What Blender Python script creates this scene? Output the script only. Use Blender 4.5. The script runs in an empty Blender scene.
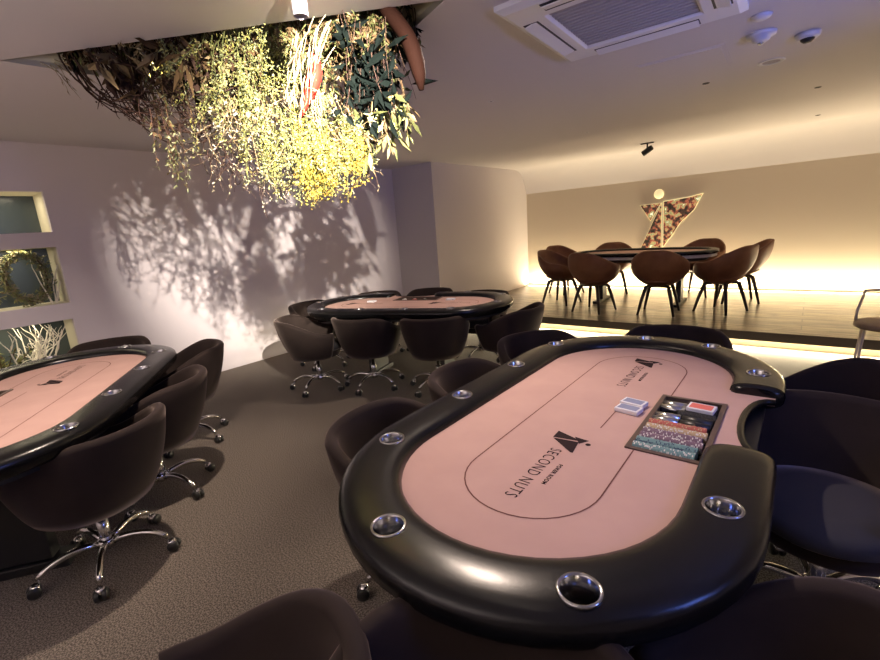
import bpy, bmesh, math, random
from mathutils import Vector, Matrix, Quaternion
from mathutils.geometry import tessellate_polygon
PI = math.pi
sc = bpy.context.scene
C = sc.collection
R = math.radians

# ------------------------------------------------------------------ materials
def mat(name, col, rough=.6, metal=0, spec=.5, emit=None, estr=0, sheen=0, bump=None, vary=None, coat=0):
    m = bpy.data.materials.new(name); m.use_nodes = True
    nt = m.node_tree; b = nt.nodes['Principled BSDF']
    b.inputs['Base Color'].default_value = (*col, 1)
    b.inputs['Roughness'].default_value = rough
    b.inputs['Metallic'].default_value = metal
    b.inputs['Specular IOR Level'].default_value = spec
    if coat: b.inputs['Coat Weight'].default_value = coat
    if sheen:
        b.inputs['Sheen Weight'].default_value = sheen
        b.inputs['Sheen Roughness'].default_value = .35; b.inputs['Sheen Tint'].default_value = (1, .78, .70, 1)
    if emit:
        b.inputs['Emission Color'].default_value = (*emit, 1)
        b.inputs['Emission Strength'].default_value = estr
    tc = None
    if bump or vary:
        tc = nt.nodes.new('ShaderNodeTexCoord')
    if bump:
        sca, strg, dist = bump
        n = nt.nodes.new('ShaderNodeTexNoise'); n.inputs['Scale'].default_value = sca; n.inputs['Detail'].default_value = 5
        bp = nt.nodes.new('ShaderNodeBump'); bp.inputs['Strength'].default_value = strg; bp.inputs['Distance'].default_value = dist
        nt.links.new(tc.outputs['Object'], n.inputs['Vector'])
        nt.links.new(n.outputs['Fac'], bp.inputs['Height']); nt.links.new(bp.outputs['Normal'], b.inputs['Normal'])
    if vary:
        sca, c2, lo, hi = vary
        n = nt.nodes.new('ShaderNodeTexNoise'); n.inputs['Scale'].default_value = sca; n.inputs['Detail'].default_value = 6
        r = nt.nodes.new('ShaderNodeValToRGB')
        r.color_ramp.elements[0].position = lo; r.color_ramp.elements[0].color = (*col, 1)
        r.color_ramp.elements[1].position = hi; r.color_ramp.elements[1].color = (*c2, 1)
        nt.links.new(tc.outputs['Object'], n.inputs['Vector']); nt.links.new(n.outputs['Fac'], r.inputs['Fac'])
        nt.links.new(r.outputs['Color'], b.inputs['Base Color'])
    return m

def wood_mat(name):
    m = bpy.data.materials.new(name); m.use_nodes = True
    nt = m.node_tree; b = nt.nodes['Principled BSDF']; L = nt.links.new
    tc = nt.nodes.new('ShaderNodeTexCoord')
    br = nt.nodes.new('ShaderNodeTexBrick'); br.inputs['Scale'].default_value = 1
    br.inputs['Brick Width'].default_value = 1.9; br.inputs['Row Height'].default_value = .19
    br.inputs['Mortar Size'].default_value = .006; br.inputs['Color1'].default_value = (.13, .10, .07, 1)
    br.inputs['Color2'].default_value = (.26, .20, .14, 1); br.inputs['Mortar'].default_value = (.015, .012, .01, 1)
    mp = nt.nodes.new('ShaderNodeMapping'); mp.inputs['Scale'].default_value = (1.3, 9, 1)
    n = nt.nodes.new('ShaderNodeTexNoise'); n.inputs['Scale'].default_value = 1.6; n.inputs['Detail'].default_value = 8; n.inputs['Distortion'].default_value = 1.5
    mx = nt.nodes.new('ShaderNodeMix'); mx.data_type = 'RGBA'; mx.blend_type = 'MULTIPLY'; mx.inputs[0].default_value = .85
    rp = nt.nodes.new('ShaderNodeValToRGB'); rp.color_ramp.elements[0].position = .40; rp.color_ramp.elements[0].color = (.12, .10, .08, 1)
    rp.color_ramp.elements[1].position = .60; rp.color_ramp.elements[1].color = (1.25, 1.2, 1.1, 1)
    L(tc.outputs['Object'], br.inputs['Vector']); L(tc.outputs['Object'], mp.inputs['Vector']); L(mp.outputs[0], n.inputs['Vector'])
    L(n.outputs['Fac'], rp.inputs['Fac']); L(br.outputs['Color'], mx.inputs[6]); L(rp.outputs['Color'], mx.inputs[7]); L(mx.outputs[2], b.inputs['Base Color'])
    bp = nt.nodes.new('ShaderNodeBump'); bp.inputs['Strength'].default_value = .5; bp.inputs['Distance'].default_value = .01
    L(n.outputs['Fac'], bp.inputs['Height']); L(bp.outputs['Normal'], b.inputs['Normal'])
    b.inputs['Roughness'].default_value = .3
    return m

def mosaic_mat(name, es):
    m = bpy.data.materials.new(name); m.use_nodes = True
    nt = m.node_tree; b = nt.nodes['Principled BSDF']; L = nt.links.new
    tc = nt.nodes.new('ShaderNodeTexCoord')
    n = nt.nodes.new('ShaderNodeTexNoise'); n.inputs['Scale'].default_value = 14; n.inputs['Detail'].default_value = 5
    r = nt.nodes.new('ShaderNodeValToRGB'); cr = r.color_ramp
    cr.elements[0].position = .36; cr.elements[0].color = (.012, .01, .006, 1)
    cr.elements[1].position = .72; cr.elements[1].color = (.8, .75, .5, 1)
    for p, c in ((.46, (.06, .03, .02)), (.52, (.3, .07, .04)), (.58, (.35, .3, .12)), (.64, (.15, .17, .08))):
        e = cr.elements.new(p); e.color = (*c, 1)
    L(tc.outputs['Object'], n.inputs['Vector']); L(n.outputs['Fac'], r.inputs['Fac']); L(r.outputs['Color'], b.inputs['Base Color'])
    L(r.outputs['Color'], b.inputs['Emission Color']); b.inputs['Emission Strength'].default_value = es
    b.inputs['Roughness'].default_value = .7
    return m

M = {}
M['carpet'] = mat('carpet', (.085, .070, .056), .95, vary=(150, (.27, .23, .19), .44, .58), bump=(500, .5, .003))
M['ceil'] = mat('ceiling_paint', (.62, .59, .60), .9, bump=(120, .08, .002))
M['wall'] = mat('wall_paint', (.64, .59, .63), .92, bump=(160, .1, .002))
M['wallb'] = mat('back_wall_paint', (.66, .59, .48), .9, bump=(160, .1, .002))
M['blockp'] = mat('block_paint', (.56, .52, .52), .9, bump=(160, .1, .002))
M['jamb'] = mat('niche_cream', (.72, .68, .55), .8)
M['nicheback'] = mat('niche_glass', (.055, .07, .07), .25)
M['wood'] = wood_mat('rustic_boards')
M['woodedge'] = mat('board_edge', (.035, .025, .018), .6)
M['riser'] = mat('stage_riser', (.5, .46, .36), .8)
M['led'] = mat('led_warm', (1, .85, .6), .5, emit=(1, .80, .45), estr=9)
M['felt'] = mat('pink_felt', (.50, .325, .285), .95, vary=(7, (.54, .355, .31), .3, .7), bump=(700, .25, .001), spec=.1)
M['print'] = mat('felt_print', (.035, .022, .022), .9, spec=.1)
M['line'] = mat('felt_line', (.16, .07, .06), .9, spec=.1)
M['leather'] = mat('black_leather', (.005, .005, .0055), .25, bump=(220, .2, .0012), spec=.36)
M['black'] = mat('black_paint', (.012, .012, .012), .5)
M['blackpl'] = mat('black_plastic', (.02, .02, .02), .35)
M['chrome'] = mat('chrome', (.72, .71, .70), .1, 1)
M['cupm'] = mat('cup_steel', (.42, .42, .43), .16, 1)
M['steel'] = mat('brushed_steel', (.6, .6, .6), .22, 1)
M['fabric'] = mat('dark_brown_velvet', (.022, .015, .0135), .85, sheen=.25, bump=(300, .2, .001), vary=(5, (.032, .022, .019), .3, .7), spec=.2)
M['seatf'] = mat('dark_seat_velvet', (.04, .038, .042), .8, sheen=.3, bump=(300, .2, .001), spec=.25)
M['tan'] = mat('tan_leather', (.145, .052, .022), .5, vary=(9, (.20, .08, .036), .3, .7), bump=(60, .15, .002))
M['darkleg'] = mat('dark_wood_leg', (.03, .018, .012), .45)
M['white'] = mat('white_plastic', (.72, .72, .74), .45)
M['whitelamp'] = mat('white_lamp_metal', (.42, .40, .46), .4)
M['grille'] = mat('ac_grille', (.36, .34, .35), .7)
M['slotd'] = mat('ac_slot_dark', (.03, .03, .035), .6)
M['beige'] = mat('beige_metal', (.62, .52, .36), .4, .2)
M['stoolw'] = mat('stool_seat', (.27, .18, .10), .5)
M['trayf'] = mat('tray_frame', (.10, .065, .05), .45)
M['trayi'] = mat('tray_black', (.01, .01, .01), .4)
M['lens'] = mat('lamp_lens', (1, .9, .7), .3, emit=(1, .85, .6), estr=12)
M['domew'] = mat('detector_white', (.6, .6, .62), .3, spec=.7)
for nm, c in dict(chip_t=(.18, .33, .32), chip_p=(.22, .13, .18), chip_c=(.55, .40, .22), chip_r=(.50, .12, .09), chip_w=(.75, .72, .68), chip_k=(.02, .02, .022), chip_b=(.05, .09, .16)).items():
    M[nm] = mat(nm, c, .45)
M['cardw'] = mat('card_white', (.78, .78, .82), .4)
M['cardb'] = mat('card_back_blue', (.25, .28, .42), .45)
M['cardr'] = mat('card_back_red', (.70, .16, .13), .45)
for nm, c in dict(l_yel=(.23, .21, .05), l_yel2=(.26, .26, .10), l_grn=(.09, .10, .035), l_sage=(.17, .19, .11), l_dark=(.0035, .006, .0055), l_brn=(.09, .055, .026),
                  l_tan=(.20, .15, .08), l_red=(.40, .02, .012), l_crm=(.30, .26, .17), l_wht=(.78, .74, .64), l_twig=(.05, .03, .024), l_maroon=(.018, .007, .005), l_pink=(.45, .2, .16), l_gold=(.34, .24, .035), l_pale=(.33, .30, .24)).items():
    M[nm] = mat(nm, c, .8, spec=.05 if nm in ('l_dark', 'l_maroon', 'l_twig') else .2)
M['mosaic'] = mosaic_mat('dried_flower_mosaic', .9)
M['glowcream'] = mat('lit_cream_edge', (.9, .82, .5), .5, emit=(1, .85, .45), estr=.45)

# ------------------------------------------------------------------ helpers
def obj(name, me, m=None, parent=None, loc=None, rot=None):
    o = bpy.data.objects.new(name, me); C.objects.link(o)
    if m is not None:
        for k in (m if isinstance(m, (list, tuple)) else [m]): me.materials.append(k)
    if parent: o.parent = parent
    if loc is not None: o.location = loc
    if rot is not None: o.rotation_euler = rot
    return o
def tag(o, label=None, cat=None, group=None, kind=None):
    if label: o['label'] = label
    if cat: o['category'] = cat
    if group: o['group'] = group
    if kind: o['kind'] = kind
    return o
def empty(name, loc=(0, 0, 0), rz=0, parent=None):
    o = bpy.data.objects.new(name, None); C.objects.link(o); o.location = loc; o.rotation_euler = (0, 0, rz)
    o.empty_display_size = .1
    if parent: o.parent = parent
    return o
def mesh(name, V, F, mi=None, smooth=True):
    me = bpy.data.meshes.new(name); me.from_pydata([tuple(v) for v in V], [], F)
    if mi: me.polygons.foreach_set('material_index', mi)
    if smooth: me.polygons.foreach_set('use_smooth', [True] * len(me.polygons))
    me.update(); return me
def fixn(me):
    bm = bmesh.new(); bm.from_mesh(me); bmesh.ops.recalc_face_normals(bm, faces=bm.faces); bm.to_mesh(me); bm.free(); return me
def boxm(name, x0, x1, y0, y1, z0, z1, bev=0):
    bm = bmesh.new(); bmesh.ops.create_cube(bm, size=1)
    for v in bm.verts: v.co = Vector(((x0 + x1) / 2 + v.co.x * (x1 - x0), (y0 + y1) / 2 + v.co.y * (y1 - y0), (z0 + z1) / 2 + v.co.z * (z1 - z0)))
    if bev: bmesh.ops.bevel(bm, geom=bm.edges[:], offset=bev, segments=2, affect='EDGES', profile=.5)
    me = bpy.data.meshes.new(name); bm.to_mesh(me); bm.free(); return me
def join(name, meshes):
    bm = bmesh.new()
    for m_ in meshes: bm.from_mesh(m_)
    me = bpy.data.meshes.new(name); bm.to_mesh(me); bm.free(); return me
def xf(me, mtx): me.transform(mtx); return me
def lathe(name, prof, n=24, cx=0, cy=0, smooth=True):
    V = []; F = []
    for k in range(n):
        a = 2 * PI * k / n
        for r, z in prof: V.append((cx + r * math.cos(a), cy + r * math.sin(a), z))
    m_ = len(prof)
    for k in range(n):
        for j in range(m_ - 1):
            a = k * m_ + j; b = ((k + 1) % n) * m_ + j
            F.append((a, b, b + 1, a + 1))
    me = mesh(name, V, F, smooth=smooth)
    bm = bmesh.new(); bm.from_mesh(me); bmesh.ops.remove_doubles(bm, verts=bm.verts, dist=1e-5); bmesh.ops.recalc_face_normals(bm, faces=bm.faces)
    bm.to_mesh(me); bm.free(); return me
def tube_data(pts, rad, n=8, V=None, F=None, cap=True):
    V = [] if V is None else V; F = [] if F is None else F
    pts = [Vector(p) for p in pts]; base = len(V); up = None
    for i, p in enumerate(pts):
        t = (pts[min(i + 1, len(pts) - 1)] - pts[max(i - 1, 0)])
        if t.length < 1e-9: t = Vector((0, 0, 1))
        t.normalize()
        if up is None: up = Vector((0, 0, 1)) if abs(t.z) < .9 else Vector((1, 0, 0))
        s = t.cross(up)
        if s.length < 1e-6: s = t.cross(Vector((0, 1, 0)))
        s.normalize(); up = s.cross(t).normalized()
        r = rad[i] if isinstance(rad, (list, tuple)) else rad
        for k in range(n):
            a = 2 * PI * k / n; V.append(p + s * (math.cos(a) * r) + up * (math.sin(a) * r))
    for i in range(len(pts) - 1):
        for k in range(n):
            a = base + i * n + k; b = base + i * n + (k + 1) % n
            F.append((a, b, b + n, a + n))
    if cap:
        F.append(tuple(base + k for k in reversed(range(n)))); F.append(tuple(base + (len(pts) - 1) * n + k for k in range(n)))
    return V, F
def tubem(name, pts, rad, n=8):
    V, F = tube_data(pts, rad, n); return fixn(mesh(name, V, F))
def bez(a, b, c, d, n=8):
    a, b, c, d = map(Vector, (a, b, c, d)); return [a * (1 - t) ** 3 + b * 3 * t * (1 - t) ** 2 + c * 3 * t * t * (1 - t) + d * t ** 3 for t in [i / n for i in range(n + 1)]]
def children(o): return [c for c in bpy.data.objects if c.parent == o]
KIDS = {}
def copy_tree(o, parent=None):
    if o.name not in KIDS: KIDS[o.name] = children(o)
    c = o.copy(); C.objects.link(c); c.parent = parent
    for ch in KIDS[o.name]: copy_tree(ch, c)
    return c
def poly_slab(name, outer, holes, z0, z1):
    loops = [[Vector((x, y, 0)) for x, y in outer]] + [[Vector((x, y, 0)) for x, y in h] for h in holes]
    tris = tessellate_polygon(loops); flat = [p for l in loops for p in l]; n = len(flat)
    V = [(p.x, p.y, z1) for p in flat] + [(p.x, p.y, z0) for p in flat]
    F = [tuple(t) for t in tris] + [tuple(n + i for i in reversed(t)) for t in tris]
    b = 0
    for l in loops:
        k = len(l)
        for i in range(k): F.append((b + i, b + (i + 1) % k, n + b + (i + 1) % k, n + b + i))
        b += k
    return fixn(mesh(name, V, F, smooth=False))
def struct(name, me, m): return tag(obj(name, me, m), kind='structure')

# ------------------------------------------------------------------ room
XL, HC, YD, XP, YB, HS, ZC, YS, HB = -5.4216, 2.4979, 5.556, -4.5765, 8.5355, .1946, 2.05, 5.639, .105
XR, YF = 2.7, -2.6
struct('floor', boxm('floor', XL - .5, XR, YF, YB + .1, -.1, 0), M['carpet'])
E_ = Vector((.840, .542, 0)); N_ = Vector((-.542, .840, 0)); A_ = Vector((-3.30, .594, HC))
def hg(s, d, z): return A_ + E_ * (s) + N_ * d + Vector((0, 0, z - HC))
open_pts = [hg(0, 0, 0), hg(2.30, 0, 0), hg(2.10, .27, 0), hg(1.2, .62, 0), hg(.26, .33, 0)]
hole = [(p.x, p.y) for p in open_pts]
struct('ceiling', poly_slab('ceiling', [(XL - .05, YF), (XR, YF), (XR, 8.12), (XL - .05, 8.12)], [hole], HC, HC + .03), M['ceil'])
# shaft above the opening
V = []; F = []
for p in open_pts: V += [(p.x, p.y, HC + .001), (p.x, p.y, HC + .5)]
k = len(open_pts)
for i in range(k): j = (i + 1) % k; F.append((2 * i, 2 * j, 2 * j + 1, 2 * i + 1))
F.append(tuple(2 * i + 1 for i in range(k)))
struct('ceiling_opening_shaft', mesh('shaft', V, F, smooth=False), M['jamb'])
# left wall with niches
NI = [(.30, 1.045, 1.728, 2.085), (.18, 1.045, 1.068, 1.592), (.06, 1.03, .45, .915)]
def wall_x(name, x, y0, y1, z0, z1, holes, th, m):
    # polygon in (y,z), extruded in x
    me = poly_slab(name, [(y0, z0), (y1, z0), (y1, z1), (y0, z1)], [[(a, c), (b, c), (b, d), (a, d)] for a, b, c, d in holes], 0, th)
    for v in me.vertices: yy, zz, xx = v.co.x, v.co.y, v.co.z; v.co = Vector((x - xx, yy, zz))
    fixn(me); return struct(name, me, m)
wall_x('wall_left', XL, YF, YD + .3, 0, HC, NI, .06, M['wall'])
for i, (a, b, c, d) in enumerate(NI):
    x0, x1 = XL - .42, XL - .055
    nb = boxm('nb', x0 - .02, x0, a - .02, b + .02, c - .02, d + .02)
    parts = [boxm('n1', x0, x1, a - .03, a, c - .03, d + .03), boxm('n2', x0, x1, b, b + .03, c - .03, d + .03), boxm('n3', x0, x1, a - .03, b + .03, c - .03, c), boxm('n4', x0, x1, a - .03, b + .03, d, d + .03)]
    r = struct('trim_%d' % (i + 1), join('niche_lining', parts), M['jamb'])
    q = obj('niche_backing', nb, M['nicheback'], r)
# projecting block, back wall, cove, right and front walls
V = [(XL - .05, YD, 0), (XP, YD, 0), (XP, YB + .1, 0), (XL - .05, YB + .1, 0)]; V += [(x, y, HC) for x, y, z in V]
struct('wall_block', fixn(mesh('wall_block', V, [(0, 1, 5, 4), (1, 2, 6, 5), (2, 3, 7, 6), (3, 0, 4, 7), (4, 5, 6, 7)], smooth=False)), M['blockp'])
struct('wall_back', boxm('wall_back', XP, XR, YB, YB + .1, 0, ZC), M['wallb'])
prof = [(8.10, HC), (8.22, HC - .02), (8.33, HC - .075), (8.42, HC - .17), (8.49, HC - .30), (YB, ZC)]
V = []; F = []
for x in (XP - .02, XR):
    for y, z in prof: V.append((x, y, z))
for j in range(len(prof) - 1): F.append((j, j + 1, j + 1 + len(prof), j + len(prof)))
cv = struct('ceiling_cove', mesh('cove', V, F), M['ceil'])
struct('wall_right', boxm('wall_right', XR, XR + .1, YF, YB + .1, 0, HC + .02), M['wall'])
struct('wall_front', boxm('wall_front', XL - .5, XR, YF - .1, YF, 0, HC + .02), M['wall'])
# stage
struct('stage_platform', boxm('stage_platform', XP + .002, XR, YS, YB - .002, HB, HS, .004), [M['wood']])
st = struct('stage_riser', boxm('stage_riser', XP + .002, XR, YS + .14, YS + .2, .001, HB - .001), M['riser'])
struct('stage_front_board', boxm('stage_front_board', XP + .002, XR, YS - .012, YS - .001, HB - .003, HS + .001), M['woodedge'])
# LED profiles (things the room has)
o = obj('led_strip', boxm('led', XP + .05, XR - .02, YB - .135, YB - .105, HS, HS + .012), M['led'])
tag(o, 'glowing warm LED strip along the foot of the stage back wall', 'light strip')
o = obj('led_strip', boxm('led', XP + .05, XR - .02, YS + .10, YS + .13, HB - .016, HB - .002), M['led'])
tag(o, 'glowing warm LED strip hidden beneath the front edge of the stage', 'light strip')

# ------------------------------------------------------------------ poker table
def stadium(r, yc, n=20, start=0):
    P = [(r * math.cos(a), yc + r * math.sin(a)) for a in [PI * k / n for k in range(n + 1)]]
    P += [(-r * math.cos(a), -yc - r * math.sin(a)) for a in [PI * k / n for k in range(n + 1)]]
    return P
YC = .525; RO, RI, RC = .59, .405, .497
def ring_path(r, n=26, gap=(-.145, .41), ns=12):
    """path from dealer gap upper end, round, to lower end; returns list of (pt, outward normal)"""
    P = []
    for k in range(4): y = gap[1] + (YC - gap[1]) * k / 4; P.append(((r, y), (1, 0)))
    for k in range(n + 1): a = PI * k / n; P.append(((r * math.cos(a), YC + r * math.sin(a)), (math.cos(a), math.sin(a))))
    for k in range(1, ns): P.append(((-r, YC - 2 * YC * k / ns), (-1, 0)))
    for k in range(n + 1): a = PI + PI * k / n; P.append(((r * math.cos(a), -YC + r * math.sin(a)), (math.cos(a), math.sin(a))))
    for k in range(1, 5): y = -YC + (gap[0] + YC) * k / 4; P.append(((r, y), (1, 0)))
    return P
def text_mesh(s, size, offset=0, loc=(0, 0, 0), rz=0, sx=1, bold=0):
    cu = bpy.data.curves.new('t', 'FONT'); cu.body = s; cu.size = size; cu.offset = offset; cu.fill_mode = 'BOTH'; cu.resolution_u = 3
    cu.space_character = 1.15 if not bold else 1.1
    o = bpy.data.objects.new('t', cu); C.objects.link(o); bpy.context.view_layer.update()
    dg = bpy.context.evaluated_depsgraph_get(); me = bpy.data.meshes.new_from_object(o.evaluated_get(dg))
    bpy.data.objects.remove(o)
    me.transform(Matrix.Translation(loc) @ Matrix.Rotation(rz, 4, 'Z') @ Matrix.Diagonal((sx, 1, 1, 1)))
    return me
def flat(polys, z):
    V = []; F = []
    for p in polys:
        b = len(V); V += [(x, y, z) for x, y in p]; F.append(tuple(range(b, b + len(p))))
    me = mesh('flat', V, F, smooth=False)
    bm = bmesh.new(); bm.from_mesh(me); bmesh.ops.recalc_face_normals(bm, faces=bm.faces)
    for f in bm.faces:
        if f.normal.z < 0: f.normal_flip()
    bm.to_mesh(me); bm.free(); return me
def make_table(pale=False):
    root = empty('poker_table')
    zf = .762
    # play surface with dealer cutout and tray hole; table centre (-.61, 1.645) in the room
    notch = []
    y0, y1 = -.145, .41
    rf = .43
    outer = []
    for k in range(25): a = PI * k / 24; outer.append((rf * math.cos(a), YC + rf * math.sin(a)))
    for k in range(25): a = PI + PI * k / 24; outer.append((rf * math.cos(a), -YC + rf * math.sin(a)))
    outer += [(rf, y0 - .02), (RO - .03, y0 - .02), (RO - .03, y0 + .02)]
    nc = []
    for k in range(15):
        a = -PI / 2 + PI * k / 14; yy = (y0 + y1) / 2 + (y1 - y0 - .06) / 2 * math.sin(a); xx = RO - .03 - .085 * math.cos(a) ** .8
        nc.append((xx, yy))
    outer += nc + [(RO - .03, y1 - .02), (RO - .03, y1 + .02), (rf, y1 + .02)]
    tx0, tx1, ty0, ty1 = .205, .408, -.25, .245
    hole = [(tx0, ty0), (tx1, ty0), (tx1, ty1), (tx0, ty1)]
    fe = obj('playing_surface', poly_slab('felt', outer, [hole], zf - .02, zf), M['felt'], root)
    # betting line
    s = stadium(.203, .565, 20); s = [(x + .019, y) for x, y in s]
    V = []; F = []; n = len(s)
    for i, (x, y) in enumerate(s):
        a = Vector(s[(i + 1) % n]) - Vector(s[i - 1]); a.normalize(); nn = Vector((a.y, -a.x)) * .0022
        V += [(x + nn.x, y + nn.y, zf + .0008), (x - nn.x, y - nn.y, zf + .0008)]
    for i in range(n):
        j = (i + 1) % n
        xm = (V[2 * i][0] + V[2 * j][0]) / 2; ym = (V[2 * i][1] + V[2 * j][1]) / 2
        if xm > tx0 - .003 and abs(s[i][1]) < .6 and abs(s[j][1]) < .6 and abs(s[i][1] - s[j][1]) > .3:
            # long side at the tray: two pieces up to the tray frame
            for ya, yb in ((s[i][1], math.copysign(.265, s[i][1])), (math.copysign(.265, s[j][1]), s[j][1])):
                b = len(V); x = s[i][0]
                V += [(x - .0022, ya, zf + .0008), (x + .0022, ya, zf + .0008), (x + .0022, yb, zf + .0008), (x - .0022, yb, zf + .0008)]; F.append((b, b + 1, b + 2, b + 3))
            continue
        F.append((2 * i, 2 * i + 1, 2 * j + 1, 2 * j))
    lm = mesh('line', V, F, smooth=False)
    l2 = flat([[(.078, -.16), (.082, -.16), (.082, .12), (.078, .12)]], zf + .0008)
    obj('betting_line', join('betting_line', [lm, l2]), M['line'], fe)
    for oy in (-.28, .70):
        zt = zf + .001
        T = []
        # emblem: two-part slanted block, small triangle and dot
        def q(x, y): return (x, y + oy)
        T.append(flat([[q(-.035, -.025), q(-.037, .028), q(.045, -.002), q(.0555, -.012)],
                       [q(-.033, -.030), q(.0555, -.020), q(.066, -.098), q(.058, -.099)],
                       [q(.028, .012), q(.082, .005), q(.060, -.030), q(.048, -.012)]], zt))
        T.append(xf(lathe('d', [(0, 0), (.009, 0)], 14, smooth=False), Matrix.Translation((.088, -.022 + oy, zt))))
        em = obj('printed_emblem', join('emblem', T), M['print'], fe)
    for oy in (-.30, .68):
        for tx, sz, off, xx, yy, wd, bd in (('SECOND', .056, -.0004, -.006, -.080, .182, 0), ('NUTS', .056, -.0004, -.006, -.283, .108, 0), ('POKER ROOM', .019, .0004, .058, -.165, .125, 1)):
            me = text_mesh(tx, sz, off, bold=bd)
            xs = [v.co.x for v in me.vertices]; k = wd / (max(xs) - min(xs)); x0 = min(xs)
            me.transform(Matrix.Translation((xx, oy + yy, zf + .001)) @ Matrix.Rotation(-PI / 2, 4, 'Z') @ Matrix.Diagonal((k, 1, 1, 1)) @ Matrix.Translation((-x0, 0, 0)))
            obj('printed_lettering', me, M['print'], fe)
    # padded rail
    cs = []
    w = (RO - RI)
    for k in range(20):
        a = 2 * PI * k / 20; ca, sa = math.cos(a), math.sin(a)
        x = (abs(ca) ** .75) * math.copysign(1, ca) * w / 2; z = (abs(sa) ** .7) * math.copysign(1, sa)
        z = z * (.040 if sa > 0 else .058)
        cs.append((x + w / 2, z))
    path = ring_path(RI)
    n = len(cs); V = []; F = []
    P = []
    first, last = path[0], path[-1]
    # rounded end caps
    def sec(p, nn, tvec, sc_, off):
        return [Vector((p[0] + nn[0] * (w / 2 + (cx - w / 2) * sc_) + tvec[0] * off, p[1] + nn[1] * (w / 2 + (cx - w / 2) * sc_) + tvec[1] * off, .762 + cz * (.35 + .65 * sc_))) for cx, cz in cs]
    rings = []
    for sc_, off in ((.72, -.0), (.90, .012), (.98, .03)): rings.append(sec(first[0], first[1], (0, 1), sc_, off))
    for p, nn in path[1:-1]: rings.append(sec(p, nn, (0, 0), 1, 0))
    for sc_, off in ((.98, -.03), (.90, -.012), (.72, 0)): rings.append(sec(last[0], last[1], (0, 1), sc_, off))
    for r_ in rings: V += r_
    for i in range(len(rings) - 1):
        for k in range(n):
            F.append((i * n + k, i * n + (k + 1) % n, (i + 1) * n + (k + 1) % n, (i + 1) * n + k))
    F.append(tuple(reversed(range(n)))); F.append(tuple((len(rings) - 1) * n + k for k in range(n)))
    rail = obj('padded_rail', fixn(mesh('padded_rail', V, F)), M['leather'], root)
    # cup holders: positions in table coordinates (about the table centre)
    cups = []
    for sy in (1, -1):
        for ang in (10, 52, 106): cups.append((RC * math.cos(R(ang)) * 1, sy * (YC + RC * math.sin(R(ang)))))
        cups.append((-RC, sy * .66)) if False else None
    cups = [(.31, -.94), (-.145, -1.005), (-.47, -.66), (-.495, -.205), (-.497, .27), (-.48, .71), (-.07, 1.015), (.262, .97), (.49, .595), (.495, -.515)]
    cut = bmesh.new()
    for x, y in cups:
        bmesh.ops.create_cone(cut, cap_ends=True, segments=28, radius1=.0385, radius2=.0385, depth=.14, matrix=Matrix.Translation((x, y, .80)))
    cme = bpy.data.meshes.new('cut'); cut.to_mesh(cme); cut.free()
    co = bpy.data.objects.new('cut', cme); C.objects.link(co)
    md = rail.modifiers.new('b', 'BOOLEAN'); md.operation = 'DIFFERENCE'; md.solver = 'EXACT'; md.object = co
    bpy.context.view_layer.update()
    dg = bpy.context.evaluated_depsgraph_get(); nm = bpy.data.meshes.new_from_object(rail.evaluated_get(dg))
    rail.modifiers.clear(); rail.data = nm; bpy.data.objects.remove(co)
    for p in nm.polygons: p.use_smooth = True
    try:
        nm.set_sharp_from_angle(angle=R(50))
    except Exception: pass
    cp = lathe('cup', [(.0445, .7965), (.0455, .801), (.0435, .8045), (.0395, .8045), (.0365, .801), (.0355, .745), (.034, .728), (0, .728)], 28)
    cp.materials.append(M['cupm'])
    for x, y in cups: obj('cup_holder', cp, None, root, (x, y, 0))
    # dealer edge trim
    pts = [(nc[i][0], nc[i][1], zf - .006) for i in range(len(nc))]
    obj('dealer_edge_trim', tubem('trim', pts, .013, 8), M['leather'], root)
    # chip tray
    fr = []
    b = .012
    fr.append(boxm('a', tx0 - b, tx0 + .004, ty0 - b, ty1 + b, zf - .07, zf + .006)); fr.append(boxm('a', tx1 - .004, tx1 + b, ty0 - b, ty1 + b, zf - .07, zf + .006))
    fr.append(boxm('a', tx0, tx1, ty0 - b, ty0 + .004, zf - .07, zf + .005)); fr.append(boxm('a', tx0, tx1, ty1 - .004, ty1 + b, zf - .07, zf + .005))
    tr = obj('chip_tray', join('tray', fr), M['trayf'], root)
    rows = 12; dy = (ty1 - ty0 - .01) / rows
    V = []; F = []
    m_ = 6
    prf = []
    for r_ in range(rows):
        yc_ = ty0 + .005 + dy * (r_ + .5)
        for k in range(m_ + 1):
            a = PI + PI * k / m_; prf.append((yc_ + math.cos(a) * dy / 2, zf - .028 + math.sin(a) * dy / 2 * .95))
    for x in (tx0, tx1):
        for y, z in prf: V.append((x, y, z))
    k = len(prf)
    for j in range(k - 1): F.append((j, j + 1, j + 1 + k, j + k))
    obj('tray_grooves', mesh('grooves', V, F), M['trayi'], tr)
    # body
    obj('table_body', poly_slab('body', stadium(.53, YC, 16), [], .685, .722), M['white'] if pale else M['black'], root)
    for s_ in (1, -1):
        ped = join('ped', [boxm('p', -.15, .15, s_ * .40 - .04, s_ * .40 + .04, .05, .685, .008), boxm('p', -.22, .22, s_ * .40 - .06, s_ * .40 + .06, .0, .05, .008)])
        obj('pedestal', ped, M['black'], root)
    return root
tbl = make_table()
tbl.location = (-.61, 1.645, 0); tbl.rotation_euler.z = R(.6)
tag(tbl, 'large oval poker table with pink felt in the right foreground, holding coloured chips', 'poker table', 'oval poker tables')
t2 = copy_tree(tbl); t2.location = (-3.225, .335, 0); t2.rotation_euler.z = R(236)
tag(t2, 'oval poker table with pink felt at the left edge, below the wall niches', 'poker table', 'oval poker tables')
t3 = copy_tree(tbl); t3.location = (-3.22, 3.34, 0); t3.rotation_euler.z = R(108)
tag(t3, 'oval poker table in the middle distance, between the shadowed wall and stage', 'poker table', 'oval poker tables')

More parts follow.
